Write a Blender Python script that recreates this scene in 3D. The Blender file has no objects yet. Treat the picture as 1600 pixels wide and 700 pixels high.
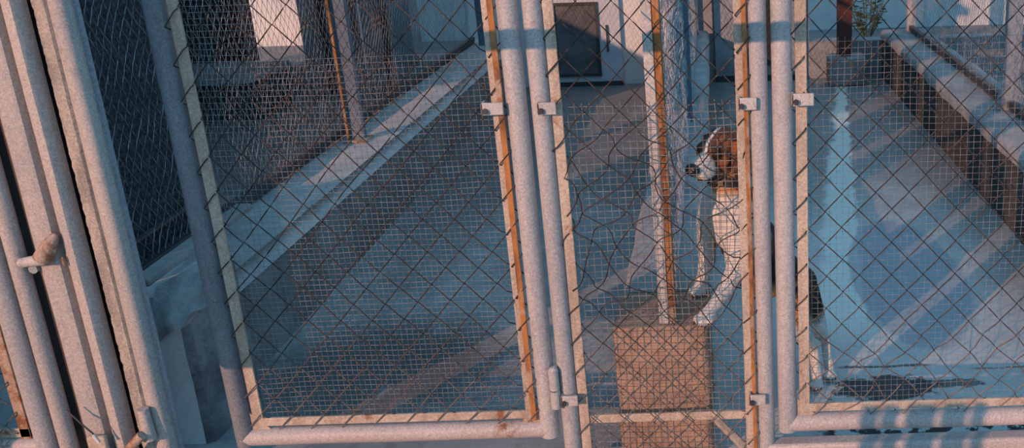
import bpy, bmesh, math, random
from mathutils import Vector, Matrix, noise
random.seed(7)
C = bpy.context.scene.collection
R = math.radians
YAW = R(1.35)                      # the runs are turned slightly against the fence

# ---------------------------------------------------------------- mesh builder
class MB:
    def __init__(s): s.v = []; s.f = []
    def box(s, x0, x1, y0, y1, z0, z1, M=None):
        b = len(s.v)
        for p in ((x0,y0,z0),(x1,y0,z0),(x1,y1,z0),(x0,y1,z0),(x0,y0,z1),(x1,y0,z1),(x1,y1,z1),(x0,y1,z1)):
            s.v.append(M @ Vector(p) if M else Vector(p))
        for q in ((0,3,2,1),(4,5,6,7),(0,1,5,4),(1,2,6,5),(2,3,7,6),(3,0,4,7)): s.f.append([b+i for i in q])
        return s
    def tube(s, pts, r, n=12, caps=True):
        pts = [Vector(p) for p in pts]
        rr = r if isinstance(r, (list, tuple)) else [r]*len(pts)
        b = len(s.v); N = len(pts); ref = None
        for i, p in enumerate(pts):
            t = (pts[min(i+1, N-1)] - pts[max(i-1, 0)])
            if t.length < 1e-9: t = Vector((0,0,1))
            t.normalize()
            if ref is None:
                ref = Vector((0,0,1)) if abs(t.z) < .9 else Vector((0,1,0))
            u = t.cross(ref)
            if u.length < 1e-5: u = t.orthogonal()
            u.normalize(); w = u.cross(t)
            ref = -w if False else ref
            for k in range(n):
                a = 2*math.pi*k/n
                s.v.append(p + (u*math.cos(a) + w*math.sin(a))*rr[i])
        for i in range(N-1):
            for k in range(n):
                k2 = (k+1) % n
                s.f.append([b+i*n+k, b+i*n+k2, b+(i+1)*n+k2, b+(i+1)*n+k])
        if caps:
            s.f.append([b+k for k in range(n)][::-1]); s.f.append([b+(N-1)*n+k for k in range(n)])
        return s
    def prism(s, prof, z0, z1, segs=1, jit=None):
        b = len(s.v); n = len(prof)
        for j in range(segs+1):
            z = z0 + (z1-z0)*j/segs
            for i, (x, y) in enumerate(prof):
                dx, dy = jit(i, x, y, z) if jit else (0, 0)
                s.v.append(Vector((x+dx, y+dy, z)))
        for j in range(segs):
            for i in range(n):
                i2 = (i+1) % n
                s.f.append([b+j*n+i, b+j*n+i2, b+(j+1)*n+i2, b+(j+1)*n+i])
        s.f.append([b+i for i in range(n)][::-1]); s.f.append([b+segs*n+i for i in range(n)])
        return s
    def ball(s, c, r, M=None, nu=16, nv=10):
        if not isinstance(r, (tuple, list, Vector)): r = (r, r, r)
        c = Vector(c); b = len(s.v)
        def P(a, e):
            p = Vector((r[0]*math.cos(a)*math.cos(e), r[1]*math.sin(a)*math.cos(e), r[2]*math.sin(e)))
            return c + (M @ p if M else p)
        s.v.append(P(0, -math.pi/2))
        for j in range(1, nv):
            for i in range(nu): s.v.append(P(2*math.pi*i/nu, -math.pi/2 + math.pi*j/nv))
        s.v.append(P(0, math.pi/2)); top = len(s.v)-1
        for i in range(nu):
            i2 = (i+1) % nu
            s.f.append([b, b+1+i2, b+1+i]); s.f.append([top, b+1+(nv-2)*nu+i, b+1+(nv-2)*nu+i2])
            for j in range(nv-2):
                s.f.append([b+1+j*nu+i, b+1+j*nu+i2, b+1+(j+1)*nu+i2, b+1+(j+1)*nu+i])
        return s
    def mesh(s, name, mat, smooth=True, origin=None):
        me = bpy.data.meshes.new(name)
        o = Vector(origin) if origin else Vector((0,0,0))
        me.from_pydata([tuple(p-o) for p in s.v], [], s.f); me.validate()
        bm = bmesh.new(); bm.from_mesh(me); bmesh.ops.recalc_face_normals(bm, faces=bm.faces); bm.to_mesh(me); bm.free()
        if mat: me.materials.append(mat)
        if smooth:
            me.shade_smooth()
            try: me.set_sharp_from_angle(angle=R(38))
            except Exception: pass
        me.update(); return me
    def build(s, name, mat, parent=None, smooth=True, bevel=0, loc=None):
        ob = bpy.data.objects.new(name, s.mesh(name, mat, smooth)); C.objects.link(ob)
        if parent: ob.parent = parent
        if loc: ob.location = loc
        if bevel:
            m = ob.modifiers.new('bevel', 'BEVEL'); m.width = bevel; m.segments = 2; m.limit_method = 'ANGLE'; m.angle_limit = R(40)
        return ob

def tag(o, label, cat, group=None, kind=None):
    o['label'] = label; o['category'] = cat
    if group: o['group'] = group
    if kind: o['kind'] = kind
    return o
def thing(name, label, cat, loc=(0,0,0), rz=0, group=None):
    o = bpy.data.objects.new(name, None); C.objects.link(o); o.location = loc; o.rotation_euler = (0,0,rz)
    o.empty_display_size = .1
    return tag(o, label, cat, group)
def struct(o, label=None, cat='structure'):
    o['kind'] = 'structure'
    if label: o['label'] = label; o['category'] = cat
    return o
def copy_tree(o, parent=None):
    c = o.copy(); C.objects.link(c); c.parent = parent
    for ch in [x for x in C.objects if x.parent == o]: copy_tree(ch, c)
    return c

# ---------------------------------------------------------------- materials
class NT:
    def __init__(s, name):
        s.m = bpy.data.materials.new(name); s.m.use_nodes = True
        s.t = s.m.node_tree; s.b = s.t.nodes['Principled BSDF']
    def n(s, typ, **kw):
        nd = s.t.nodes.new(typ)
        for k, v in kw.items(): setattr(nd, k, v)
        return nd
    def put(s, sock, val):
        if hasattr(val, 'is_linked') or isinstance(val, bpy.types.NodeSocket): s.t.links.new(val, sock)
        else:
            if isinstance(val, (tuple, list)) and len(val) == 3 and sock.type == 'RGBA': val = (*val, 1)
            sock.default_value = val
    def math(s, op, a, b=0.0, c=None, clamp=False):
        nd = s.n('ShaderNodeMath', operation=op, use_clamp=clamp); s.put(nd.inputs[0], a); s.put(nd.inputs[1], b)
        if c is not None: s.put(nd.inputs[2], c)
        return nd.outputs[0]
    def coord(s, kind='Object'): return s.n('ShaderNodeTexCoord').outputs[kind]
    def pos(s): return s.n('ShaderNodeNewGeometry').outputs['Position']
    def scale(s, vec, sc):
        nd = s.n('ShaderNodeVectorMath', operation='MULTIPLY'); s.put(nd.inputs[0], vec); s.put(nd.inputs[1], sc); return nd.outputs[0]
    def xyz(s, vec):
        nd = s.n('ShaderNodeSeparateXYZ'); s.put(nd.inputs[0], vec); return nd.outputs
    def noise(s, vec, scale, detail=5, rough=.6, dist=0):
        nd = s.n('ShaderNodeTexNoise'); s.put(nd.inputs['Vector'], vec); s.put(nd.inputs['Scale'], scale)
        s.put(nd.inputs['Detail'], detail); s.put(nd.inputs['Roughness'], rough); s.put(nd.inputs['Distortion'], dist); return nd.outputs[0]
    def ramp(s, fac, a, b):   # smooth 0..1 between a and b
        nd = s.n('ShaderNodeMapRange', interpolation_type='SMOOTHSTEP', clamp=True)
        s.put(nd.inputs['Value'], fac); s.put(nd.inputs['From Min'], a); s.put(nd.inputs['From Max'], b); return nd.outputs[0]
    def mix(s, fac, a, b):
        nd = s.n('ShaderNodeMix', data_type='RGBA'); s.put(nd.inputs[0], fac); s.put(nd.inputs[6], a); s.put(nd.inputs[7], b); return nd.outputs[2]
    def bump(s, h, dist=.002, strength=.6):
        nd = s.n('ShaderNodeBump'); s.put(nd.inputs['Height'], h); s.put(nd.inputs['Distance'], dist); s.put(nd.inputs['Strength'], strength)
        s.t.links.new(nd.outputs[0], s.b.inputs['Normal'])
    def out(s, col, rough=.6, metal=0.0, spec=.5):
        s.put(s.b.inputs['Base Color'], col); s.put(s.b.inputs['Roughness'], rough); s.put(s.b.inputs['Metallic'], metal)
        s.put(s.b.inputs['Specular IOR Level'], spec); return s.m

RUST = (.34, .13, .05); DRUST = (.09, .04, .02)
def painted(name, c1, c2, rust=.0, sc=14, rough=.5, bump=.0018, streak=(1,1,.12), spec=.4):
    t = NT(name); p = t.pos()
    a = t.noise(t.scale(p, streak), sc, 6, .65); col = t.mix(t.ramp(a, .35, .65), c1, c2)
    g = t.noise(p, 210, 3, .7); col = t.mix(t.math('MULTIPLY', t.ramp(g, .35, .50), .0), col, c1); col = t.mix(t.math('MULTIPLY', t.math('SUBTRACT', 1, t.ramp(g, .36, .54)), .38), col, tuple(x*.45 for x in c2)); col = t.mix(t.math('MULTIPLY', t.ramp(g, .54, .72), .45), col, tuple(min(1, x*1.6) for x in c1))
    d = t.noise(p, 60, 6, .7); col = t.mix(t.math('MULTIPLY', t.ramp(d, .5, .68), .3), col, tuple(x*.5 for x in c2))
    if rust > 0:
        r = t.noise(p, 9, 8, .72); m = t.ramp(r, .68-rust*.22, .78-rust*.20)
        col = t.mix(m, col, t.mix(t.noise(p, 50, 4), RUST, DRUST))
    h = t.math('ADD', t.math('MULTIPLY', g, .4), t.noise(p, 45, 8, .7))
    t.bump(h, bump, .7); return t.out(col, rough, 0, spec)
GALV = painted('galvanised_paint', (.43,.41,.405), (.335,.33,.34), .12, 16)
GALVL = painted('pale_galvanised_paint', (.50,.47,.45), (.38,.36,.35), .3, 12)
STEELB = painted('blue_grey_steel', (.30,.33,.36), (.22,.25,.29), .15, 12)
FLAT = painted('flat_bar_paint', (.50,.42,.34), (.36,.28,.22), .42, 18)
JAMB = painted('jamb_paint', (.47,.42,.39), (.37,.34,.33), .2, 7, streak=(1,1,.2), bump=.002)
ROUGH = painted('rough_old_paint', (.45,.40,.35), (.26,.24,.22), .15, 24, streak=(1,1,.4), rough=.8, bump=.006)
DARKST = painted('dark_steel', (.05,.05,.055), (.03,.03,.035), .1)
REDP = painted('dark_red_paint', (.10,.022,.018), (.06,.018,.016), .1)
def rusty(name, strong=.6):
    t = NT(name); p = t.pos()
    a = t.noise(t.scale(p, (1,1,.25)), 22, 6, .7); col = t.mix(t.ramp(a, .38, .62), (.42,.18,.06), (.15,.065,.03))
    col = t.mix(t.ramp(t.noise(t.scale(p, (1,1,.5)), 11, 6, .7), .50, .62), col, (.40,.30,.22))
    t.bump(t.noise(p, 80, 6, .7), .002, .7); return t.out(col, .8, 0, .25)
RUSTY = rusty('orange_rust'); RUSTY2 = painted('flaking_rust', (.46,.36,.29), (.34,.22,.15), .95, 10, rough=.8, bump=.003)
def wire(name, c1, c2, rough=.45, metal=.3):
    t = NT(name); a = t.noise(t.pos(), 30, 3); col = t.mix(t.ramp(a, .4, .62), c1, c2); return t.out(col, rough, metal, .4)
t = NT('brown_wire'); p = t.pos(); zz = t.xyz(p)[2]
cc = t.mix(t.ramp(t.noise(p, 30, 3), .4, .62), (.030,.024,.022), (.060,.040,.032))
cc = t.mix(t.math('MULTIPLY', t.math('SUBTRACT', 1, t.ramp(t.math('ADD', zz, t.math('MULTIPLY', t.noise(p, 6, 3), .25)), .30, .62)), .42), cc, (.30,.24,.22))  # paler towards the bottom, painting in the sun caught there
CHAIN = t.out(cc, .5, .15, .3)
FINE = wire('thin_galvanised_wire', (.30,.29,.29), (.20,.17,.16), .5, .2)
HEXL = wire('bright_galvanised_wire', (.50,.53,.57), (.30,.31,.33), .5, .2)
HEX = wire('dull_galvanised_wire', (.34,.36,.38), (.22,.22,.24), .5, .2)
def plaster(name, c1, c2, sc=3, bump=.004, dark=.5, spots=.2, rough=.9):
    t = NT(name); p = t.pos()
    col = t.mix(t.ramp(t.noise(p, sc, 8, .65), .35, .65), c1, c2)
    col = t.mix(t.math('MULTIPLY', t.ramp(t.noise(p, sc*6, 8, .75), .5, .72), spots*2), col, tuple(x*dark for x in c2))
    t.bump(t.math('ADD', t.noise(p, 40, 8, .7), t.math('MULTIPLY', t.noise(p, 180, 3), .3)), bump, .8)
    return t.out(col, rough, 0, .25)
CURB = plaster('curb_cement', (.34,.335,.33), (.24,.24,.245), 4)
CURBD = plaster('dark_curb_cement', (.085,.08,.075), (.05,.048,.047), 4)  # dark tone for the right curb's face
PIER = plaster('brown_block', (.40,.27,.20), (.27,.17,.125), 9, .006, .45, .3)  # grey concrete given a warm brown, the low sun's red in the colour
WHITE = plaster('white_wash', (.66,.66,.66), (.52,.54,.56), 2.5, .004, .7, .1)
GREYW = plaster('grey_plaster', (.32,.32,.34), (.22,.22,.24), 3)
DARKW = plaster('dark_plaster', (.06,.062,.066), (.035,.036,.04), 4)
FOOT = plaster('footing_cement', (.30,.26,.25), (.20,.18,.18), 6)

def floor_mat():
    t = NT('kennel_floor_cement'); p = t.pos(); X, Y, Z = t.xyz(p)
    base = t.mix(t.ramp(t.noise(p, 2.2, 8, .65), .35, .65), (.37,.375,.37), (.22,.235,.245))
    base = t.mix(t.math('MULTIPLY', t.ramp(t.noise(p, 14, 8, .75), .48, .68), .6), base, (.13,.135,.14))
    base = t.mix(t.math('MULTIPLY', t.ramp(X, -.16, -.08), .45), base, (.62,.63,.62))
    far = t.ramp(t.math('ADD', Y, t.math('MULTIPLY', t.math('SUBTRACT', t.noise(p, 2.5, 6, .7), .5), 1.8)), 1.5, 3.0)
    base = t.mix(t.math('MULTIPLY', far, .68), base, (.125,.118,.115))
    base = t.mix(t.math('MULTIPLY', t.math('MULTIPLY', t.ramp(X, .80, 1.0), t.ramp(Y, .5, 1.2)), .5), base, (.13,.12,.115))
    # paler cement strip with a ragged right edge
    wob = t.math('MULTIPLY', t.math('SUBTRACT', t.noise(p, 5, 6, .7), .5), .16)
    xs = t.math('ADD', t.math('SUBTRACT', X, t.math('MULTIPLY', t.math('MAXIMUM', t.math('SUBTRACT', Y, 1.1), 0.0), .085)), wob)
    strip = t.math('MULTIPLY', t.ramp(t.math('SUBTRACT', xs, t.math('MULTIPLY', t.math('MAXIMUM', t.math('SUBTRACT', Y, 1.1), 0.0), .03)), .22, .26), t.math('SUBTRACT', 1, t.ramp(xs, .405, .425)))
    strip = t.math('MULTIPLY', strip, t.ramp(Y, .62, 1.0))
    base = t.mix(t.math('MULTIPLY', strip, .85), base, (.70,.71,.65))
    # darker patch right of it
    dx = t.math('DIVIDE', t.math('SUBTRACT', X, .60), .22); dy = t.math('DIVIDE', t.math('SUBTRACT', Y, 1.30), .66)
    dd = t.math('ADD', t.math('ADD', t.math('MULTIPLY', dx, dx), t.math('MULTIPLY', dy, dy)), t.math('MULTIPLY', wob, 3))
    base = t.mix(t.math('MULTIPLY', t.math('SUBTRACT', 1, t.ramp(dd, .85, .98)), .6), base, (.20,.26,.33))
    # wet black stains by the right gate; painted shade and dark band at left
    def stain_shade(cx, cy, rx, ry, col, k, wk, soft=0):
        nonlocal base
        ax = t.math('DIVIDE', t.math('SUBTRACT', X, cx), rx); ay = t.math('DIVIDE', t.math('SUBTRACT', Y, cy), ry)
        w = t.math('MULTIPLY', t.math('SUBTRACT', t.noise(t.scale(p, (1,1.8,1)), 16, 7, .7), .5), wk)
        q = t.math('ADD', t.math('ADD', t.math('MULTIPLY', ax, ax), t.math('MULTIPLY', ay, ay)), w)
        base = t.mix(t.math('MULTIPLY', t.math('SUBTRACT', 1, t.ramp(q, .7-soft, .95+soft)), k), base, col)
    stain_shade(.40, .425, .16, .085, (.02,.022,.024), .95, 4.0)
    stain_shade(.58, .44, .12, .03, (.03,.032,.033), .8, 3.5)
    stain_shade(-1.15, .62, .42, .42, (.06,.062,.066), .85, 1.6, .6)  # corner shadow of the left uprights painted into the floor
    stain_shade(-1.35, 2.9, .25, 1.8, (.12,.125,.13), .6, 1.5, .6)  # darker band along the left curb
    # blotches under the right gate
    bl = t.math('MULTIPLY', t.ramp(t.noise(p, 11, 4, .6), .48, .52), t.math('MULTIPLY', t.ramp(Y, .05, .09), t.math('SUBTRACT', 1, t.ramp(Y, .2, .25))))
    base = t.mix(t.math('MULTIPLY', bl, t.ramp(X, .15, .22)), base, (.015,.016,.018))
    # cracks running along the fence
    def crack(y0, x0, x1, w):
        nonlocal base
        yy = t.math('ABSOLUTE', t.math('ADD', t.math('SUBTRACT', Y, y0), t.math('MULTIPLY', t.math('SUBTRACT', t.noise(p, 8, 6, .7), .5), .05)))
        m = t.math('MULTIPLY', t.math('SUBTRACT', 1, t.ramp(yy, w*.4, w)), t.math('MULTIPLY', t.ramp(X, x0, x0+.05), t.math('SUBTRACT', 1, t.ramp(X, x1-.05, x1))))
        base = t.mix(t.math('MULTIPLY', m, .85), base, (.03,.03,.032))
    crack(.565, .25, .58, .010); crack(.53, .66, 1.0, .007)
    wear = t.ramp(t.noise(t.scale(p, (6, 1, 1)), 1.6, 6, .7), .55, .7)
    base = t.mix(t.math('MULTIPLY', wear, .35), base, (.40,.40,.40))
    t.bump(t.math('ADD', t.noise(p, 30, 8, .7), t.math('MULTIPLY', t.noise(p, 160, 4), .35)), .003, .6)
    return t.out(base, t.math('ADD', .45, t.math('MULTIPLY', t.noise(p, 6, 4), .5)), 0, .4)
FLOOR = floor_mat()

# ---------------------------------------------------------------- setting
def slab(name, x0, x1, y0, y1, z0, z1, mat, label=None, rz=0, loc=(0,0,0)):
    o = MB().box(x0, x1, y0, y1, z0, z1).build(name, mat, smooth=False, loc=loc); o.rotation_euler.z = rz
    return struct(o, label)
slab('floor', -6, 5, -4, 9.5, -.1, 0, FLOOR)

def rough_curb(name, x0, x1, y0, y1, z1, loc, dark_side, dark=None, topm=None, lip=.012, cham=0):
    # rounded, slightly wavy cement curb running away from the fence (local Y)
    prof = [(x0+lip,0),(x0+lip,z1-.065),(x0,z1-.055),(x0,z1-.028),(x0+.006,z1-.012),(x0+.022,z1),(x1-.022,z1),(x1-.006,z1-.012),(x1,z1-.028),(x1,z1-.055),(x1-lip,z1-.065),(x1-lip,0)]
    if cham: prof[7:9] = [(x1-.105, z1), (x1-.02, z1-.045)]
    n = int((y1-y0)/.06); mb = MB(); k = len(prof)
    for j in range(n+1):
        y = y0 + (y1-y0)*j/n
        for i, (x, z) in enumerate(prof):
            w = noise.noise(Vector((x*4, y*5, z*5+3)))*.007
            mb.v.append(Vector((x + (w if z > 0 else 0), y, z + (w*.8 if z > .1 else 0))))
    for j in range(n):
        for i in range(k-1): mb.f.append([j*k+i, (j+1)*k+i, (j+1)*k+i+1, j*k+i+1])
    mb.f.append(list(range(k))[::-1]); mb.f.append([n*k+i for i in range(k)])
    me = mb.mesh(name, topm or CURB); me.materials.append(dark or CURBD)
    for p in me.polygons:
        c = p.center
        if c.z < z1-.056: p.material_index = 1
    o = bpy.data.objects.new(name, me); C.objects.link(o); o.location = loc; o.rotation_euler.z = YAW
    return struct(o)
CZ = .345
MIDFACE = plaster('grey_curb_face', (.25,.255,.26), (.15,.155,.16), 4)  # mid grey for the faces below the curb lip
CURBT = plaster('pale_curb_top', (.52,.51,.50), (.38,.38,.39), 5)
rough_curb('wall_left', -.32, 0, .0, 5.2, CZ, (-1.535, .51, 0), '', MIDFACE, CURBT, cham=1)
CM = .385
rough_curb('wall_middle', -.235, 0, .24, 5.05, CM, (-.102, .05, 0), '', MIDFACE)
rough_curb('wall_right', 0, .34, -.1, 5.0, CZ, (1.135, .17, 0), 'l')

# broken plaster end of the left curb
t = NT('broken_plaster'); p = t.pos()
col = t.mix(t.ramp(t.noise(p, 12, 8, .7), .4, .6), (.80,.81,.82), (.58,.61,.64)); t.bump(t.noise(p, 25, 8, .75), .03, 1)
PLAST = t.out(col, .9, 0, .2)
mb = MB()
nx, nz = 14, 14
import itertools
def plz(u): return .50 + .0*u
for j in range(nz+1):
    for i in range(nx+1):
        u, v = i/nx, j/nz
        x = -1.545 + .175*u
        zt = .468 + .092*u; zb = .330 + .125*u + .015*noise.noise(Vector((u*6, 1, 2)))
        z = zb + (zt-zb)*v
        y = .13 + .10*v - .02*math.sin(v*2.4) + .02*math.sin(u*9+v*3)*(1-v) + .02*noise.noise(Vector((u*3, v*3, 5)))
        mb.v.append(Vector((x, y, z)))
n0 = len(mb.v)
for q in list(mb.v[:n0]): mb.v.append(q + Vector((0, .05, -.004)))
W = nx+1
for j in range(nz):
    for i in range(nx):
        a = j*W+i; mb.f.append([a, a+1, a+W+1, a+W]); mb.f.append([n0+a, n0+a+W, n0+a+W+1, n0+a+1])
edge = [i for i in range(W)] + [j*W+nx for j in range(1, nz+1)] + [nz*W+i for i in range(nx-1, -1, -1)] + [j*W for j in range(nz-1, 0, -1)]
for a, b in zip(edge, edge[1:]+edge[:1]): mb.f.append([a, n0+a, n0+b, b])
flap = mb.build('plaster_render', PLAST)
tag(flap, 'torn flap of blue grey plaster over the concrete post left of the dark pipe', 'plaster')

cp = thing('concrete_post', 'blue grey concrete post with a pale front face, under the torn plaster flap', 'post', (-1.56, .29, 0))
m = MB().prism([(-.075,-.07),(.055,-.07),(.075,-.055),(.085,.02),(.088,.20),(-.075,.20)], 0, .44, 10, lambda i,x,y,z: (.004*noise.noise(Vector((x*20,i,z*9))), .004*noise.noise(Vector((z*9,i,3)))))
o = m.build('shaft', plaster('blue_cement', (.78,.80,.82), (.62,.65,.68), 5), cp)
o.data.materials.append(plaster('pitted_shaded_cement', (.30,.32,.35), (.14,.15,.17), 7, .01, .4, .4))  # right face darker, front paler: light and shade in the colour; pits are real
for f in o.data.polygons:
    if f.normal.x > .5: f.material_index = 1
m = MB().box(-.035, .015, -.10, .55, .480, .502); ob = m.build('cap_slab', CURB, cp, bevel=.006); ob.rotation_euler = (0, 0, R(2))

# ---------------------------------------------------------------- chain link and welded mesh
def chain(u0, u1, v0, v1, du, dv, r, place, n=5, sub=4, phase=0, disp=None):
    """diamond netting woven from zigzag wires; place(u, v, off) -> Vector"""
    mb = MB(); w = du/2; cols = int(round((u1-u0)/w)); hv = dv/2; rows = int(math.ceil((v1-v0)/hv))
    for c in range(cols):
        pts = []
        for k in range(rows+1):
            side = (k + c + phase) % 2
            v = v0 + k*hv; u = u0 + (c + side)*w
            if k < rows:
                side2 = 1-side; un = u0 + (c+side2)*w; vn = v + hv
                for q in range(sub):
                    tt = q/sub; ss = tt
                    uu = u+(un-u)*ss; vv = v+(vn-v)*tt
                    off = (1 if (side ^ 1) else -1)*r*1.1*math.cos(tt*math.pi)
                    if vv <= v1+1e-6: pts.append((uu, vv, off, side == 0))
        P = []
        for (uu, vv, off, rise) in pts:
            a, b, o2 = disp(uu, vv) if disp else (0, 0, 0)
            P.append(place(uu+a, vv+b, off+o2, rise))
        if len(P) > 1: mb.tube(P, r, n)
    return mb
def nz3(u, v, s, k=0): return noise.noise(Vector((u*s, v*s, k*7.3)))
def disp_soft(u, v): return (nz3(u,v,5,1)*.008, nz3(u,v,5,2)*.008, nz3(u,v,3,3)*.006)
def disp_bent(lo, hi, amp):
    def f(u, v):
        e = max(0, min(1, (v-lo)/.1))*max(0, min(1, (hi-v)/.1))
        return (nz3(u,v,5,1)*.006 + e*amp*nz3(u,v,13,4)*1.9, nz3(u,v,5,2)*.006 + e*amp*nz3(u,v,12,5)*1.7, nz3(u,v,3,3)*.006 + e*.012*nz3(u,v,9,6))
    return f
def welded(u0, u1, v0, v1, p, r, Y, n=4, wob=.0016, seed=0, top=None):
    mb = MB()
    nu = int((u1-u0)/p)
    for i in range(nu+1):
        u = u0+i*p; vt = v1 if top is None else top(u)
        K = max(2, int((vt-v0)/.06)); pts = []
        for k in range(K+1):
            v = v0+(vt-v0)*k/K
            pts.append((u+nz3(u,v,7,seed)*wob*2.2, Y+.008*nz3(u,v,4,seed+1), v))
        mb.tube(pts, r, n)
    nv = int((v1-v0)/p)
    for j in range(nv+1):
        v = v0+j*p; ua = u0; ub = u1
        if top is not None:
            us = [u for u in (u0+i*p for i in range(nu+1)) if top(u) >= v]
            if len(us) < 2: continue
            ua, ub = us[0], us[-1]
        K = max(2, int((ub-ua)/.06)); pts = []
        for k in range(K+1):
            u = ua+(ub-ua)*k/K
            pts.append((u, Y+2*r+.008*nz3(u,v,4,seed+1), v+nz3(u,v,7,seed+2)*wob*2.2))
        mb.tube(pts, r, n)
    return mb

ZT = 1.85
def clip(parent, x, z, w=.05):
    m = MB().box(x-w/2, x+w/2, -.034, -.026, z-.014, z+.014); m.box(x-w/2, x-w/2+.006, -.034, .0, z-.014, z+.014)
    o = m.build('clip', GALVL, parent, bevel=.002)
    b = MB().tube([(x-w*.3,-.042,z-.004),(x-w*.3,-.030,z-.004)], .0065, 8).build('bolt', DARKST, o)
    return o
def gate(name, label, x0, x1, mesh_fn, z_bot=.145, r=.0235, group=None, barcol=None, pitch=.013, wm_top=1.5, top=None, cfg=None, seed=0, rustside='r', wr=.00055):
    g = thing(name, label, 'gate', ((x0+x1)/2, 0, z_bot-r), 0, group)
    cx = (x0+x1)/2; zb = z_bot-r
    def L(pts): return [(a-cx, b, c-zb) for a, b, c in pts]
    def shift(mb):
        d = Vector((cx, 0, zb)); mb.v = [q-d for q in mb.v]; return mb
    # pipe frame mitred at the corners
    for xs, s in ((x0, -1), (x1, 1)):
        m = MB().tube([(xs,0,zb+.004),(xs,0,.6),(xs,0,1.2),(xs,0,ZT)], r, 20); shift(m).build('frame_pipe', mesh_fn[0] if s < 0 else mesh_fn[1], g)
    m = MB().tube([(x0-r*.2,0,z_bot),(x0+.2,0,z_bot+.001),(cx,0,z_bot-.001),(x1-.2,0,z_bot),(x1+r*.2,0,z_bot)], r*.99, 20); shift(m).build('bottom_rail', FLATP, g)
    m = MB().tube([(x0,0,ZT),(x1,0,ZT)], r, 20); shift(m).build('top_rail', GALV, g)
    # flat bar frame holding the netting, inside the pipes
    bw = .026; a0 = x0+r+.006; a1 = x1-r-.006
    for xa, s in ((a0, 1), (a1, -1)):
        mt = FLAT
        m = MB().box(min(xa, xa+s*bw), max(xa, xa+s*bw), -.006, .0, z_bot+r+.004, ZT-r); m = shift(m); m.build('flat_bar', mt, g, bevel=.0015)
    xe = a1-bw*.5 
    if rustside == 'r':
        m = MB().box(a1-.012, a1+.002, -.0125, -.007, z_bot+r+.004, ZT-r); shift(m).build('rusted_edge', RUSTY, g, bevel=.0015)
    else:
        pass
    m = MB().box(a0, a1, -.007, .001, z_bot+r+.008, z_bot+r+.030); shift(m).build('flat_bar', FLAT, g, bevel=.0015)
    for xa, s in ((a0, 1), (a1, -1)):    # corner gussets
        m = MB().prism([(0,0),(s*.05,0),(0,.05)], -.0055, -.001)
        m.v = [Vector((xa+q.x-s*.006, q.z, z_bot+r-.004+q.y)) for q in m.v]; shift(m).build('gusset', RUSTY2 if s<0 else FLAT, g)
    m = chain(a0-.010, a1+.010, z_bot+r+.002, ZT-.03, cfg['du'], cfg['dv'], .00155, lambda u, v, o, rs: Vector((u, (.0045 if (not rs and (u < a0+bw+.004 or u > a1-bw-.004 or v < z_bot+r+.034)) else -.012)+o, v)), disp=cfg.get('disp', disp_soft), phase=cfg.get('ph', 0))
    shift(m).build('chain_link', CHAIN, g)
    m = welded(a0+.004, a1-.004, z_bot+r+.012, wm_top, pitch, wr, .006, seed=seed, top=top); shift(m).build('welded_mesh', FINE, g)
    return g, (cx, zb)
FLATP = painted('bottom_rail_paint', (.47,.42,.41), (.40,.35,.33), .38, 9, streak=(.3,1,1))
LP = painted('shaded_pipe_paint', (.19,.20,.22), (.115,.125,.15), .2, 12, rough=.4)  # left pipe's shade put into the paint as a darker blue grey

g1, o1 = gate('kennel_gate', 'wide left kennel gate of pale pipe with a rusty orange inner edge', -1.27, -.506, (LP, GALV), pitch=.0135,
    wm_top=1.5, top=lambda u: 1.5 if u < -1.06 else 1.086, cfg=dict(du=.077, dv=.083), seed=1)
g2, o2 = gate('kennel_gate', 'right kennel gate of speckled pipe in front of the white floor strip', .091, .92, (GALV, GALV), z_bot=.140, pitch=.0150,
    wm_top=1.10, cfg=dict(du=.0765, dv=.082, ph=1, disp=disp_bent(.0, .42, .010)), seed=4, rustside='', wr=.00045)
for g, ox, x, z in ((g1, o1, -.555, .968), (g2, o2, .135, .968)):
    o = clip(g, 0, 0); o.location = (x-ox[0], 0, z-ox[1])
# barrel hinge between left gate and post
hg = MB().tube([(-.479,-.026,.215),(-.479,-.026,.262)], .0125, 14).tube([(-.479,-.026,.266),(-.479,-.026,.318)], .0125, 14).tube([(-.479,-.026,.318),(-.479,-.026,.326)], [.0125,.006], 14)
hg.box(-.50, -.479, -.018, -.010, .28, .312); hg.box(-.479, -.455, -.018, -.010, .22, .25)
hg.v = [q-Vector((o1[0],0,o1[1])) for q in hg.v]; hg.build('hinge', GALVL, g1)

# posts between the gates
pb = MB().tube([(0,0,0),(0,0,.6),(0,0,1.2),(0,0,1.95)], .0215, 20).build('fence_post', GALV, loc=(-.452,0,0))
tag(pb, 'upright pipe post right beside the left gate, next to its barrel hinge', 'post')
pc = thing('fence_post', 'upright pipe post right of the dog, joined to the low front rail', 'post', (.038,0,0))
MB().tube([(0,0,0),(0,0,.6),(0,0,1.2),(0,0,1.95)], .0205, 20).build('shaft', GALV, pc)
m = MB().prism([(0,-.024),(1.1,-.024),(1.1,.024),(0,.024)], .045, .088); m.build('front_rail', FLATP, pc, bevel=.008)

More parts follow.
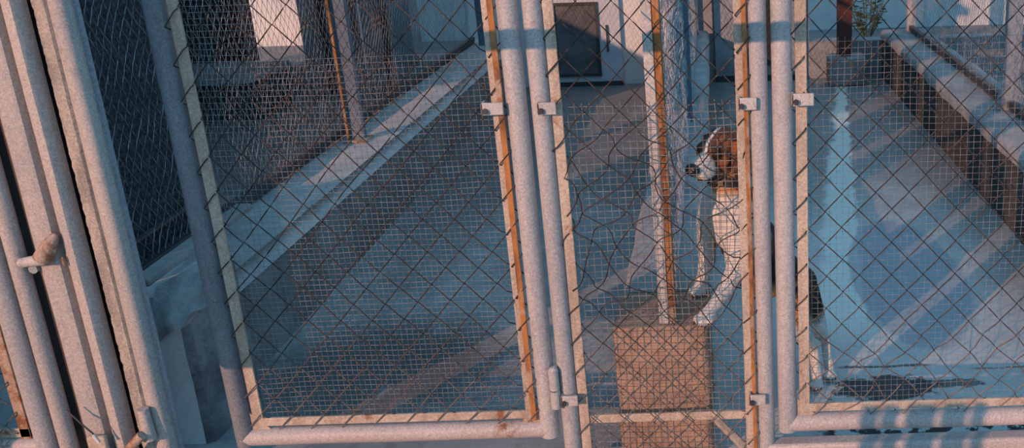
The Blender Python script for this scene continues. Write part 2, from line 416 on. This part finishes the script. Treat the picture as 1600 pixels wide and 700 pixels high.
# narrow fixed panel in the middle
mp = thing('mesh_panel', 'narrow fixed mesh panel with low crossbar and diagonal brace before the dog', 'fence panel', (-.21, 0, .0))
def S(mb): mb.v = [q-Vector((-.21,0,0)) for q in mb.v]; return mb
S(MB().box(-.428,-.404,-.008,-.002,.04,ZT)).build('flat_bar', FLAT, mp, bevel=.0015)
S(MB().box(-.014,.015,-.008,-.002,.04,ZT)).build('flat_bar', FLAT, mp, bevel=.0015)
S(MB().box(.004,.014,-.0135,-.009,.04,ZT)).build('rusted_edge', RUSTY, mp, bevel=.001)
S(MB().box(-.404,-.012,-.004,.004,.155,.178)).build('crossbar', FLAT, mp, bevel=.002)
S(MB().tube([(-.10,.004,.166),(.0,.004,.045)], .011, 4)).build('diagonal_brace', FLAT, mp)
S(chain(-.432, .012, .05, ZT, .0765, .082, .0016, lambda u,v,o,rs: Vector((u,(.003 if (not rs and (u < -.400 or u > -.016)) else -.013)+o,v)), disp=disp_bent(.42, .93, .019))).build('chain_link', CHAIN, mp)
S(welded(-.425, .004, .045, .968, .0166, .0008, .002, seed=9, wob=.0025)).build('welded_mesh', FINE, mp)
for x, z in ((-.434,.965),(.012,.962),(.016,.222),(-.445,.235)):
    o = clip(mp, 0, 0, .042); o.location = (x+.21, 0, z)

# ---------------------------------------------------------------- left hand cluster of uprights
bp = MB().box(-1.735,-1.50,.045,.055,0,1.9).build('gap_shade_plate', DARKST); tag(bp, 'dark sheet added as shade in the gaps behind the left cluster of uprights', 'plate')  # dark sheet put in to stand for deep shade between the uprights
g3 = thing('kennel_gate', 'neighbouring gate at the left edge with an orange inner bar', 'gate', (-1.766, 0, .12))
MB().tube([(0,0,0),(0,0,1),(0,0,1.7)], .027, 20).build('frame_pipe', GALV, g3)
MB().tube([(-.76,0,.02),(0,0,.02)], .022, 16).build('bottom_rail', FLATP, g3)
MB().tube([(-.76,0,0),(-.76,0,1.7)], .024, 16).build('frame_pipe', GALV, g3)
MB().box(-.060,-.034,-.006,0,.022,1.7).build('flat_bar', RUSTY2, g3, bevel=.0015)
MB().box(-.73,-.034,-.006,0,.045,.07).build('flat_bar', FLAT, g3, bevel=.0015)
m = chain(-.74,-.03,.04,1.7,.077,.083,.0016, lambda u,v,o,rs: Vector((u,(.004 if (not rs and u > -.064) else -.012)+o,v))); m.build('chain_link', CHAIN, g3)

pp = MB().tube([(0,0,0),(0,0,.9),(0,0,1.9)], .0205, 24).build('fence_post', JAMB, loc=(-1.708,-.01,0))
tag(pp, 'thick dented pinkish pipe post left of the rusty hinge', 'post')
# folded channel jamb
t = 1
prof = [(-.060,-.004),(-.058,-.018),(-.050,-.026),(-.018,-.029),(-.006,-.025),(.000,-.002),(.008,-.002),(.014,-.026),(.026,-.033),(.038,-.032),(.047,-.022),(.050,-.010),(.050,.006),(-.060,.006)]
jb = thing('gate_jamb', 'broad grooved steel jamb carrying the rusty hinge', 'jamb', (-1.596,0,0))
MB().prism(prof, 0, 1.9, 24, lambda i,x,y,z: (.0012*noise.noise(Vector((i,z*4,1))), .0015*noise.noise(Vector((i,z*5,2))))).build('channel', JAMB, jb)
h = MB().tube([(-.088,-.036,.640),(-.05,-.042,.646),(-.022,-.045,.652)], [.011,.013,.016], 14)
hb = h.build('hinge_barrel', GALVL, jb)
h = MB().tube([(-.030,-.044,.650),(-.012,-.042,.675),(.004,-.036,.700),(.010,-.034,.708)], [.021,.019,.012,.005], 10)
h.build('hinge_leaf', RUSTY2, jb)
MB().ball((.012,-.036,.640), (.004,.004,.013)).ball((-.022,-.036,.640), (.010,.006,.006)).build('rust_drip', RUSTY, jb)
MB().tube([(-.066,-.034,.622),(-.066,-.022,.622)], .0105, 14).build('bolt', STEELB, jb)
# angle with ragged rim and smooth tube
rj = MB().prism([(-.019,-.012),(.010,-.018),(.018,-.010),(.018,.02),(-.019,.02)], 0, 1.9, 190,
    lambda i,x,y,z: ((.0030*noise.noise(Vector((1,z*60,1))) if i in (0,4) else 0), .0015*noise.noise(Vector((i,z*40,2))))).build('angle_iron', ROUGH, loc=(-1.506,0,0))
tag(rj, 'ragged edged upright angle iron covered in crusted paint', 'angle iron')
sj = thing('gate_pipe', 'smooth pinkish upright pipe with a blue back edge, right of the crusted angle iron', 'pipe', (-1.462,0,0))
MB().prism([(-.024,-.012),(-.022,-.023),(-.012,-.029),(.004,-.029),(.013,-.022),(.017,-.008),(.017,.010),(-.024,.010)], 0, 1.9, 12).build('tube', JAMB, sj)
MB().box(.012,.027,.002,.010,0,1.9).build('back_strip', STEELB, sj, bevel=.002)
# latch at the bottom
lt = thing('latch', 'rusty bottom latch bolt with bracket and cotter wire', 'latch', (-1.56,-.03,.15))
MB().tube([(-.02,-.030,-.045),(.015,-.032,-.015),(.05,-.034,.022),(.075,-.034,.045)], .0115, 12).build('bolt', RUSTY2, lt)
m = MB().box(-.075,-.028,-.020,-.006,-.06,.035); m.build('bracket', FLAT, lt, bevel=.005)
MB().tube([(.078,-.012,.02),(.078,-.012,.105)], [.016,.013], 14).build('keeper', JAMB, lt)
MB().tube([(-.095,-.03,.118),(-.06,-.036,.078),(-.038,-.036,.05)], .0022, 6).build('cotter_wire', DARKST, lt)
MB().tube([(-.040,-.037,.052),(-.030,-.038,.030)], .0042, 8).build('wire_sleeve', WHITE, lt)

# ---------------------------------------------------------------- partition fences on the curbs
def hexwire(y0, y1, z0, z1, amp, seed):
    def dsp(u, v): return (nz3(u,v,6,seed)*.012, nz3(u,v,6,seed+1)*.012, amp*nz3(u,v,4,seed+2)+amp*.5*nz3(u,v,11,seed+3))
    return chain(y0, y1, z0, z1, .046, .062, .0011, lambda u,v,o,rs: Vector((o, u, v)), n=3, sub=2, disp=dsp)
def upost(parent, y, zb, mats, w=.06, name='post', fac=1):
    m = MB().prism([(-w/2,y-w*.35),(w/2,y-w*.35),(w/2,y+w*.35),(w/2-.006,y+w*.35),(w/2-.006,y-w*.35+.006),(-w/2+.006,y-w*.35+.006),(-w/2+.006,y+w*.35),(-w/2,y+w*.35)], zb, 1.9)
    return m.build(name, mats, parent, smooth=False)
# left
BL = painted('blue_painted_post', (.12,.17,.23), (.08,.12,.17), .15, 10)
lf = thing('partition_fence', 'left partition fence of dark wire on the pale curb', 'fence', (-1.70, .17, CZ), YAW)
def part_fence(root, x, posts, y0, y1, pm, amp, seed, z0=.03):
    for y in posts: upost(root, y, .0, pm)
    m = MB().box(-.018,.018,y0,y1,z0-.02,z0+.015); m.build('base_rail', DARKST, root, bevel=.002)
    m = MB().tube([(0,y0,1.55),(0,y1,1.55)], .018, 8); m.build('top_rail', GALV, root)
    hexwire(y0, y1, z0, 1.5, amp, seed).build('wire_netting', HEX, root)
part_fence(lf, 0, (2.12, 4.85), .02, 4.95, BL, .012, 20)
for ch in [c for c in C.objects if c.parent == lf and c.name.startswith(('base_rail','wire_netting','top_rail'))]: ch.location.x = -.10
MB().box(-.040,-.030,2.08,2.10,0,1.5).build('rusted_edge', RUSTY, lf)
MB().box(-.05,.05,2.05,2.17,-.004,.010).build('base_plate', RUSTY2, lf, bevel=.003)
t = NT('knobbly_dark_felt'); p = t.pos(); a = t.noise(p, 75, 8, .8)
c_ = t.mix(t.ramp(a, .42, .62), (.045,.055,.07), (.16,.18,.21)); t.bump(a, .02, 1); FELT = t.out(c_, .95, 0, .1)
mb = MB(); ny, nzz = 24, 40
for sgn in (0, 1):
    for j in range(nzz+1):
        for i in range(ny+1):
            yy = .10+.92*i/ny; zz = .004+1.46*j/nzz
            mb.v.append(Vector((-.005*sgn*2 + .012*noise.noise(Vector((yy*9, zz*9, 1))), yy, zz + .02*noise.noise(Vector((yy*12,0,4)))*(1-j/nzz))))
W = ny+1; n0 = W*(nzz+1)
for j in range(nzz):
    for i in range(ny):
        a = j*W+i; mb.f.append([a,a+1,a+W+1,a+W]); mb.f.append([n0+a,n0+a+W,n0+a+W+1,n0+a+1])
edge = [i for i in range(W)] + [j*W+ny for j in range(1,nzz+1)] + [nzz*W+i for i in range(ny-1,-1,-1)] + [j*W for j in range(nzz-1,0,-1)]
for a, b in zip(edge, edge[1:]+edge[:1]): mb.f.append([a,n0+a,n0+b,b])
fs = mb.build('shade_mat', FELT, loc=(-1.862, .17, CZ)); fs.rotation_euler.z = YAW
MB().tube([(.018,.1,.10),(.022,.5,.095),(.018,1.02,.10)], .011, 8).build('bottom_rod', DARKST, fs)
tag(fs, 'dark knobbly mat hung on the left partition fence beside the post cluster', 'mat')
rf = thing('partition_fence', 'right partition fence with braced pale post on the wide curb', 'fence', (1.33, .17, CZ), YAW)
part_fence(rf, 0, (4.88,), .6, 4.95, GALV, .012, 40)
upost(rf, 2.35, 0, STEELB, .07); 
for s in (-1, 1):
    m = MB().prism([(0,0),(s*.05,0),(0,.16)], -.004, .004); m.v = [Vector((s*.035+q.x, 2.33+q.z, q.y)) for q in m.v]; m.build('foot_brace', STEELB, rf)
mf = thing('partition_fence', 'middle partition fence of crumpled wire seen end on behind the rusty pole', 'fence', (-.203, .10, CM), YAW)
hexwire(.03, 4.9, .02, 1.5, .030, 60).build('wire_netting', HEXL, mf)
hexwire(.03, 4.9, .02, 1.5, .036, 80).build('wire_netting', HEXL, mf)
MB().box(-.018,.018,.02,4.9,.0,.02).build('base_rail', STEELB, mf)
MB().tube([(0,.0,1.55),(0,4.9,1.55)], .018, 8).build('top_rail', GALV, mf)
for y in (2.2, 4.85): upost(mf, y, 0, BL, .06)
# rusty pole
rp = thing('fence_post', 'rust streaked pole standing on the end of the middle curb', 'post', (-.202,.085,CM+.004-CZ))
MB().box(-.020,.004,-.02,.02,CZ,1.9).build('shaft', GALVL, rp, bevel=.002)
MB().box(.0055,.022,-.022,.018,CZ,1.9).build('rusted_face', RUSTY, rp, bevel=.002)
# brown block at end of the middle curb
pr = MB()
K = 12
prf = [(-.119,-.0),(-.112,-.010),(.108,-.010),(.119,.0),(.119,.22),(-.119,.22)]
pr.prism(prf, 0, CM+.004, 26, lambda i,x,y,z: (.006*noise.noise(Vector((i*3,z*14,1))), .006*noise.noise(Vector((i*3,z*14,2)))))
po = pr.build('concrete_block', PIER, loc=(-.219,.058,0), bevel=.006)
tag(po, 'brown weathered block under the rusty pole at the end of the middle curb', 'block')

# ---------------------------------------------------------------- far end of the runs
YB = 5.2
slab('wall_back', -1.75, -.40, YB, YB+.12, 0, 2.2, WHITE)
slab('wall_back', -.34, .50, YB, YB+.12, 0, 2.2, GREYW)
slab('wall_back', .50, 2.8, YB, YB+.14, 0, .27, GREYW)
slab('wall_back', -4.4, -1.95, YB, YB+.14, 0, .21, GREYW)
slab('wall_far', -6, 4.5, 7.6, 7.8, 0, 2.6, WHITE)
dr = thing('sheet_door', 'bluish white sheet door with a dark framed hatch at the far end', 'door', (-1.12, YB-.03, 0))
MB().box(-.275,.262,-.012,.012,.03,1.9).build('leaf', plaster('blue_white_paint', (.50,.54,.60), (.40,.44,.52), 3, .001, .8, .1, .5), dr, bevel=.004)
MB().box(-.217,.107,-.03,-.013,.075,.092).box(-.217,.107,-.03,-.013,.585,.605).box(-.217,-.198,-.03,-.013,.092,.585).box(.088,.107,-.03,-.013,.092,.585).build('hatch_frame', DARKST, dr)
MB().box(-.197,.087,-.020,-.014,.093,.584).build('hatch_panel', GREYW if False else plaster('dark_hatch', (.15,.155,.17), (.08,.085,.095), 5), dr)
MB().box(.158,.170,-.03,-.012,.25,.44).build('latch', DARKST, dr)
MB().box(-.275,.262,-.016,.002,.0,.028).build('bottom_gap_strip', DARKST, dr)
d2 = thing('sheet_door', 'grey sheet door at the far end behind the two centre pipes', 'door', (.10, YB-.03, 0))
MB().box(-.285,.37,-.012,.012,.04,1.9).build('leaf', GREYW, d2, bevel=.004)
MB().box(-.285,.37,-.016,.002,.0,.038).build('bottom_gap_strip', DARKST, d2)
MB().box(-.09,.22,-.03,-.013,.12,.62).build('hatch_panel', DARKW, d2)
lpn = MB().box(-.06,.05,-.01,.01,.23,1.7).build('window_1', plaster('pale_blue_panel', (.60,.66,.72), (.5,.56,.62), 2, .001), loc=(-.36+.01, YB-.05, 0)); struct(lpn)
ft = MB().prism([(-.13,-.12),(.13,-.12),(.13,.12),(-.13,.12)], 0, .20).build('concrete_footing', FOOT, loc=(.745, 4.98, 0), bevel=.012)
tag(ft, 'square concrete footing under the dark red post', 'footing')
rpst = MB().prism([(-.052,-.03),(.052,-.03),(.052,.03),(-.052,.03)], .20, 2.0).build('steel_post', REDP, loc=(.735, 4.98, 0), bevel=.004)
tag(rpst, 'dark red steel post on the concrete footing', 'post')
# posts of the open neighbouring end
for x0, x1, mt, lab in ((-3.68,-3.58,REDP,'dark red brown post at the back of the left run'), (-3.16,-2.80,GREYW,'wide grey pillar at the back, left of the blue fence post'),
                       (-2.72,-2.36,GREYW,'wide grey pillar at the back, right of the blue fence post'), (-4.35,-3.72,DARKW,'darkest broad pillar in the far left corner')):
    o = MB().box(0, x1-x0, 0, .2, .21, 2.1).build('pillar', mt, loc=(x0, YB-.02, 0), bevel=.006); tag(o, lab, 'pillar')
for x in (-2.98, -2.55):
    o = MB().box(-.02,.02,-.03,.0,.0,1.6).build('drain_pipe', DARKST, loc=(x, YB-.03, .0)); tag(o, 'thin dark pipe on the %s grey pillar at the back' % ('left' if x < -2.7 else 'right'), 'pipe')
pl = thing('dog_platform', 'low sleeping platform with dark open underside at the back of the left run', 'platform', (-3.55, 4.55, 0))
MB().box(-.75,.42,-.32,.32,.26,.30).build('top', CURB, pl, bevel=.006)
MB().box(-.70,.40,-.22,.30,0,.259).build('base', DARKW, pl)  # solid dark block filling the underside in place of its shade
# plant
LEAF = NT('leaf_green'); LEAF = LEAF.out(LEAF.mix(LEAF.noise(LEAF.pos(), 12), (.05,.09,.05), (.12,.16,.08)), .6)
pt = thing('potted_shrub', 'small leafy shrub behind the low far wall', 'plant', (.98, 5.62, 0))
ms = MB(); ml = MB()
MB().tube([(0,0,0),(0,0,.2)], [.09,.12], 14).build('pot', FOOT, pt)
for k in range(22):
    a = random.uniform(0, 6.28); rr = random.uniform(.05,.17); zt = random.uniform(.34,.58)
    tip = Vector((rr*math.cos(a), rr*math.sin(a), zt)); ms.tube([(0,0,.18),(tip.x*.5,tip.y*.5,.3),tip], .003, 4)
    for q in range(9):
        c = Vector((0,0,.25)).lerp(tip, random.uniform(.4,1.05)) + Vector((random.gauss(0,.015),random.gauss(0,.015),random.gauss(0,.015)))
        M = Matrix.Rotation(random.uniform(0,6.28),3,'Z') @ Matrix.Rotation(random.uniform(-1,1),3,'X')
        ml.ball(c, (.026,.011,.0015), M, 6, 4)
ms.build('stem', LEAF, pt); fo = ml.build('foliage', LEAF, pt)

# rail before the fence, plus unseen additions for shade: roof, walls, board, slats
slab('shade_roof', -4.6, -1.75, 1.6, YB+.1, 2.15, 2.22, GREYW)  # unseen roof put in to darken the neighbouring run
slab('wall_side', -4.6, -4.45, -.6, 6.15, 0, 2.15, DARKW)  # carried on past the back to shade the far wall
slab('sun_block_wall', -6, -2.75, -1.4, -1.2, 0, 1.3, WHITE)  # unseen wall added to keep low sun out of the left run
m = MB().tube([(-1.86,-1.0,1.455),(-.4,-1.0,1.455),(1.35,-1.0,1.455)], .021, 16)
m.box(-1.95,-1.78,-1.06,-.94,.70,2.3); m.box(1.35,1.43,-1.04,-.96,0,2.3); m.box(-3.0,1.43,-1.04,-.96,2.3,2.4)  # hanging board added out of view to shade the left gate pipe
o = m.build('shade_caster_1', STEELB); struct(o)
m = MB()
for a, b in ((.282,.314),(.334,.364),(.395,.458),(.483,.536),(.558,.582)):
    m.box(a-1.708, b-1.708, -2.62, -2.60, .0, 1.075)  # slats added behind the camera to stripe the right rail with shade
m.box(.27-1.708, .60-1.708, -2.64, -2.62, .1, .16)
o = m.build('shade_caster_2', STEELB); struct(o)

# ---------------------------------------------------------------- the dog
D = MB()
def chainball(pts, rads, step=.012, sc=(1,1,1), M=None):
    for (a, b), (ra, rb) in zip(zip(pts, pts[1:]), zip(rads, rads[1:])):
        a, b = Vector(a), Vector(b); n = max(1, int((b-a).length/step))
        for i in range(n+1):
            t = i/n; r = ra+(rb-ra)*t; D.ball(a.lerp(b, t), (r*sc[0], r*sc[1], r*sc[2]), M, 14, 9)
# trunk leaning up against the curb
chainball([(-.040,.265,.690),(-.030,.275,.62),(-.012,.300,.555),(.040,.360,.475),(.090,.430,.395),(.138,.480,.320)], [.047,.068,.074,.068,.054,.056])
chainball([(-.062,.235,.62),(-.045,.24,.56)], [.035,.04])
chainball([(-.015,.31,.50),(.005,.36,.405),(.055,.42,.345)], [.055,.046,.044])          # breast
chainball([(-.040,.265,.690),(-.046,.255,.745)], [.047,.046])        # neck
HC = Vector((-.053,.245,.790)); H = Vector((-.62,-.77,-.19)).normalized()
UPV = (Vector((0,0,1)) - H*H.z).normalized(); SD = UPV.cross(H)     # dog's left, towards the viewer
if SD.y > 0: SD = -SD
MH = Matrix((H, SD, UPV)).transposed()
def hp(a, b, c): return HC + H*a + SD*b + UPV*c
D.ball(hp(0,0,.006), (.056,.048,.050), MH, 20, 14)
D.ball(hp(.030,0,.010), (.036,.040,.036), MH, 18, 12)
for s in (1,-1):
    D.ball(hp(.010,.026*s,-.018), (.040,.024,.032), MH, 16, 10)
    D.ball(hp(.048,.022*s,.022), (.018,.014,.012), MH)              # brow
    D.ball(hp(.080,.014*s,-.024), (.034,.017,.023), MH)             # lips
chain_m = [(.045,.032),(.066,.030),(.084,.0275),(.098,.025),(.106,.022)]
for a, r in chain_m: D.ball(hp(a,0,-.006-.06*(a-.045)), (r, r*.92, r*.9), MH, 16, 10)
D.ball(hp(.07,0,-.036), (.040,.017,.012), MH)                       # jaw
# forelegs
chainball([(-.022,.238,.60),(-.020,.215,.53),(-.026,.190,.480),(-.056,.150,.440),(-.083,.110,.418),(-.096,.094,.408)], [.046,.040,.029,.022,.0185,.018], .008)
chainball([(-.080,.275,.635),(-.097,.280,.585),(-.104,.290,.53),(-.109,.290,.475),(-.117,.285,.430),(-.124,.280,.412)], [.038,.034,.027,.021,.0175,.018], .008)
# hind legs
chainball([(.140,.470,.315),(.138,.445,.265),(.128,.415,.215),(.160,.455,.160),(.192,.490,.105),(.196,.470,.055),(.198,.452,.028)], [.057,.050,.036,.026,.0175,.016,.017], .008)
chainball([(.155,.510,.310),(.165,.505,.255),(.172,.480,.200),(.205,.520,.150),(.232,.550,.105),(.236,.530,.055),(.240,.512,.028)], [.050,.044,.033,.024,.0165,.015,.017], .008)
NAILS = []
def paw(c, d, up=Vector((0,0,1)), s=1.0):
    c = Vector(c); d = Vector(d).normalized(); sd = up.cross(d).normalized(); M = Matrix((d, sd, up)).transposed()
    D.ball(c, (.022*s,.019*s,.014*s), M)
    for k, (q, f) in enumerate(((-.0155,.012),(-.0055,.021),(.0055,.021),(.0155,.012))):
        p = c + d*(f*s+.004) + sd*q*s; D.ball(p - up*.001, (.0115*s,.0068*s,.0085*s), M)
        NAILS.append((p + d*.009*s - up*.002, d, up))
paw((-.103,.082,.402), (-.42,-.88,-.12), s=1.25)
paw((-.128,.262,.402), (-.30,-.94,-.12), s=1.1)
paw((.196,.436,.017), (-.15,-.98,0))
paw((.240,.494,.017), (-.05,-.98,0))
# tail
chainball([(.170,.520,.325),(.198,.535,.28),(.215,.545,.21),(.228,.540,.15),(.238,.530,.105)], [.018,.014,.012,.009,.005], .006)
me0 = D.mesh('tmp', None); ob0 = bpy.data.objects.new('tmp', me0); C.objects.link(ob0)
md = ob0.modifiers.new('r', 'REMESH'); md.mode = 'VOXEL'; md.voxel_size = .0034; md.use_smooth_shade = True
sm = ob0.modifiers.new('s', 'SMOOTH'); sm.factor = .5; sm.iterations = 4
dg = bpy.context.evaluated_depsgraph_get(); dg.update()
me = bpy.data.meshes.new_from_object(ob0.evaluated_get(dg)); bpy.data.objects.remove(ob0)
me.name = 'body'; me.shade_smooth()
ca = me.color_attributes.new('coat', 'FLOAT_COLOR', 'POINT')
WH = Vector((.62,.60,.57)); BR = Vector((.25,.088,.032)); DB = Vector((.085,.04,.024)); BK = Vector((.018,.017,.018)); TN = Vector((.50,.24,.10))
def sst(a, b, x):
    t = max(0, min(1, (x-a)/(b-a))); return t*t*(3-2*t)
def coat(p):
    nz = noise.noise(p*28)*.012 + noise.noise(p*70)*.005
    q = p - HC; a, b, c = q.dot(H), q.dot(SD), q.dot(UPV)
    if p.z > .705 and q.length < .17:                       # head
        col = BR.lerp(DB, min(1, sst(.15, .75, .5+noise.noise(p*45)) + .7*sst(.032, .050, c)))
        eye = math.sqrt((a-.055)**2*.8 + (abs(b)-.028)**2 + (c-.012)**2)
        col = col.lerp(DB*.35, (1-sst(.008, .024, eye))*.85)
        blaze = sst(.0060, .0030, abs(b)+nz*.2 - .10*max(0, a-.045)) * sst(.0, .01, c+.005) * sst(-.015, .005, a)
        muz = sst(.062, .078, a + nz*.6 + .12*max(0, -.0-c) - .10*abs(b))
        w = max(blaze, muz); col = col.lerp(WH, w)
        thr = sst(-.030, -.052, c+nz) * sst(.075, .03, a)
        return col.lerp(TN, thr*(1-muz))
    # body: distance along trunk
    ax = Vector((.19,.22,-.365)).normalized(); dor = Vector((.70,.55,.45)).normalized()
    base = Vector((-.03,.275,.62)); r = p-base; t = r.dot(ax); up = (r-ax*t).dot(dor)
    leg = p.z < .24 or (p.x < -.085 and p.z < .70) or (p.y < .245 and p.z < .47)
    if p.z < .335 and p.x > .08:                             # hindquarters
        fr = sst(.17, .13, p.x + nz - .35*(.30-p.z))
        col = BK.lerp(TN.lerp(BR, .5), fr*sst(.315, .29, p.z))
        col = BK.copy() if p.x > .205 and p.z > .15 else col
        return col.lerp(WH, sst(.235, .19, p.z+nz*2 + .25*(p.x-.16)))
    if leg: return WH.copy()
    col = WH.lerp(BR, sst(.012, .028, up+nz)) if t < .12 else TN.lerp(BR, sst(-.03, .0, up+nz))
    col = col.lerp(TN, sst(.06, .13, t+nz)*sst(.03, .0, up)*.8)
    col = col.lerp(BK, sst(.022, .036, up+nz))
    col = col.lerp(BK, sst(.015, .035, p.x+nz)*sst(.34, .37, p.z)*sst(.66, .62, p.z)*sst(.27, .30, p.y))
    col = col.lerp(TN, sst(-.030, -.045, p.x+nz*2)*sst(.62, .57, p.z)*sst(.225, .245, p.y))
    if p.z > .66: col = col.lerp(TN if up < .02 else BR, sst(.66, .69, p.z))
    return col
for i, v in enumerate(me.vertices):
    c = coat(v.co); ca.data[i].color = (c.x, c.y, c.z, 1)
t = NT('dog_coat'); at = t.n('ShaderNodeVertexColor', layer_name='coat').outputs[0]; p = t.pos()
fur = t.noise(t.scale(p, (1,1,.35)), 260, 3, .7)
col = t.mix(t.math('MULTIPLY', fur, .35), at, t.mix(.5, at, (.12,.08,.06)))
t.bump(fur, .0015, .6); COAT = t.out(col, .75, 0, .25)
me.materials.append(COAT)
dog = thing('dog', 'brown and white hound standing upright with front paws on the middle curb', 'dog', (.2,.45,0))
DO = Vector((.2,.45,0))
body = bpy.data.objects.new('body', me); C.objects.link(body); body.parent = dog; body.location = -DO
def dpart(mb, name, mat, **k):
    o = mb.build(name, mat, dog, **k); o.location = -DO; return o
def plain(name, c, rough=.4, spec=.5):
    t = NT(name); return t.out(t.mix(t.noise(t.pos(), 60), c, tuple(x*.7 for x in c)), rough, 0, spec)
NOSE = plain('dog_nose', (.012,.011,.012), .35)
m = MB().ball(hp(.120,0,-.006), (.014,.021,.0165), MH); m.ball(hp(.129,0,-.009),(.008,.014,.011),MH); dpart(m, 'nose', NOSE)
EYE = plain('dog_eye', (.02,.010,.006), .08)
for s in (1,-1): dpart(MB().ball(hp(.0575,.0295*s,.010), (.0085,.0075,.0085), MH), 'eye', EYE)
# dark mouth line
dpart(MB().tube([hp(.113,.004,-.036), hp(.098,.022,-.042), hp(.075,.0300,-.042), hp(.052,.032,-.036)], .0022, 6), 'mouth', NOSE)
# ears: hanging flaps with thickness
def ear(s):
    mb = MB(); nu, nv = 12, 16; T = .0042
    base = hp(.004, .048*s, .028)
    for side in (0, 1):
        for j in range(nv+1):
            v = j/nv; wd = .022 + .024*math.sin(min(1, v*1.15)*math.pi*.72); 
            if v > .8: wd *= math.sqrt(max(.02, 1-((v-.8)/.2)**2))
            for i in range(nu+1):
                u = i/nu*2-1
                p = base + H*(u*wd*.85 - .010 - .004*v) + Vector((0,0,-1))*(.104*v) + SD*s*(.016*math.sin(v*2.2) + .004*math.cos(u*2) + (.003*math.sin(u*5+v*3)))
                mb.v.append(p + SD*s*(T if side else 0)*(1-abs(u)**3*.6))
    W = nu+1; n0 = W*(nv+1)
    for j in range(nv):
        for i in range(nu):
            a = j*W+i; mb.f.append([a,a+1,a+W+1,a+W]); mb.f.append([n0+a,n0+a+W,n0+a+W+1,n0+a+1])
    edge = [i for i in range(W)] + [j*W+nu for j in range(1,nv+1)] + [nv*W+i for i in range(nu-1,-1,-1)] + [j*W for j in range(nv-1,0,-1)]
    for a, b in zip(edge, edge[1:]+edge[:1]): mb.f.append([a,n0+a,n0+b,b])
    return mb
t = NT('ear_fur'); p = t.pos(); t.bump(t.noise(p, 240, 3), .001, .5)
EARM = t.out(t.mix(t.ramp(t.noise(p, 40, 4), .35, .65), (.34,.11,.035), (.15,.05,.02)), .7, 0, .25)
for s in (1,-1): dpart(ear(s), 'ear', EARM)
# collar ring round the neck
nk = Vector((-.040,.254,.703)); axn = Vector((.05,.15,1)).normalized(); u1 = Vector((1,0,-.05)).normalized(); u2 = axn.cross(u1)
mb = MB(); n = 40
for k in range(n):
    a = 2*math.pi*k/n; d = u1*math.cos(a)+u2*math.sin(a)
    for (rr, hh) in ((.0505,-.012),(.0550,-.011),(.0560,0),(.0550,.011),(.0505,.012)): mb.v.append(nk+d*rr+axn*hh)
for k in range(n):
    for q in range(5): a = k*5; b = ((k+1)%n)*5; mb.f.append([a+q, a+(q+1)%5, b+(q+1)%5, b+q])
col_o = dpart(mb, 'collar', plain('black_collar', (.02,.017,.016), .6))
bk = MB().box(-.006,.006,-.003,.003,-.006,.006); bk.v = [Vector(q)+nk-u2*.058+u1*(-.02) for q in bk.v]
b2 = bk.build('buckle', plain('brass', (.22,.16,.09), .35), col_o)
CLAW = plain('claw_horn', (.06,.04,.03), .4)
for q, d, up in NAILS: dpart(MB().tube([q, q+d*.004-up*.002, q+d*.007-up*.005], [.0026,.002,.0007], 6), 'claw', CLAW)

# ---------------------------------------------------------------- light
az, el = R(33.3), R(16)
sd = Vector((math.sin(az)*math.cos(el), math.cos(az)*math.cos(el), -math.sin(el)))
sl = bpy.data.lights.new('low_sun', 'SUN'); sl.energy = 4.0; sl.color = (1.0, .51, .31); sl.angle = R(.35)
so = bpy.data.objects.new('low_sun', sl); C.objects.link(so); so.rotation_euler = sd.to_track_quat('-Z', 'Y').to_euler(); so.location = (-3,-4,3)
w = bpy.data.worlds.new('World'); bpy.context.scene.world = w; w.use_nodes = True; nt = w.node_tree
bg = nt.nodes['Background']; tc = nt.nodes.new('ShaderNodeTexCoord'); sp = nt.nodes.new('ShaderNodeSeparateXYZ'); cr = nt.nodes.new('ShaderNodeValToRGB')
nt.links.new(tc.outputs['Generated'], sp.inputs[0]); nt.links.new(sp.outputs[2], cr.inputs[0]); nt.links.new(cr.outputs[0], bg.inputs[0])
cr.color_ramp.elements[0].color = (.23,.39,.51,1); cr.color_ramp.elements[1].color = (.155,.385,.60,1); cr.color_ramp.elements[1].position = .6
bg.inputs[1].default_value = 1.5

# ---------------------------------------------------------------- camera
cd = bpy.data.cameras.new('camera'); cam = bpy.data.objects.new('camera', cd); C.objects.link(cam)
cd.sensor_width = 36; cd.lens = 36; cd.shift_x = -(1165-800)/1600; cd.clip_start = .02
th = math.atan(550/1600); ph = math.atan(.03)
F = Vector((0, math.cos(th), -math.sin(th))); U0 = Vector((0, math.sin(th), math.cos(th))); R0 = Vector((1,0,0))
RR = R0*math.cos(ph) - U0*math.sin(ph); UU = R0*math.sin(ph) + U0*math.cos(ph)
Mx = Matrix((RR, UU, -F)).transposed().to_4x4(); Mx.translation = Vector((0,-2.27,1.45)); cam.matrix_world = Mx
bpy.context.scene.camera = cam
vs = bpy.context.scene.view_settings; vs.view_transform = 'Standard'; vs.look = 'None'; vs.gamma = 1; vs.exposure = 0; vs.use_curve_mapping = False
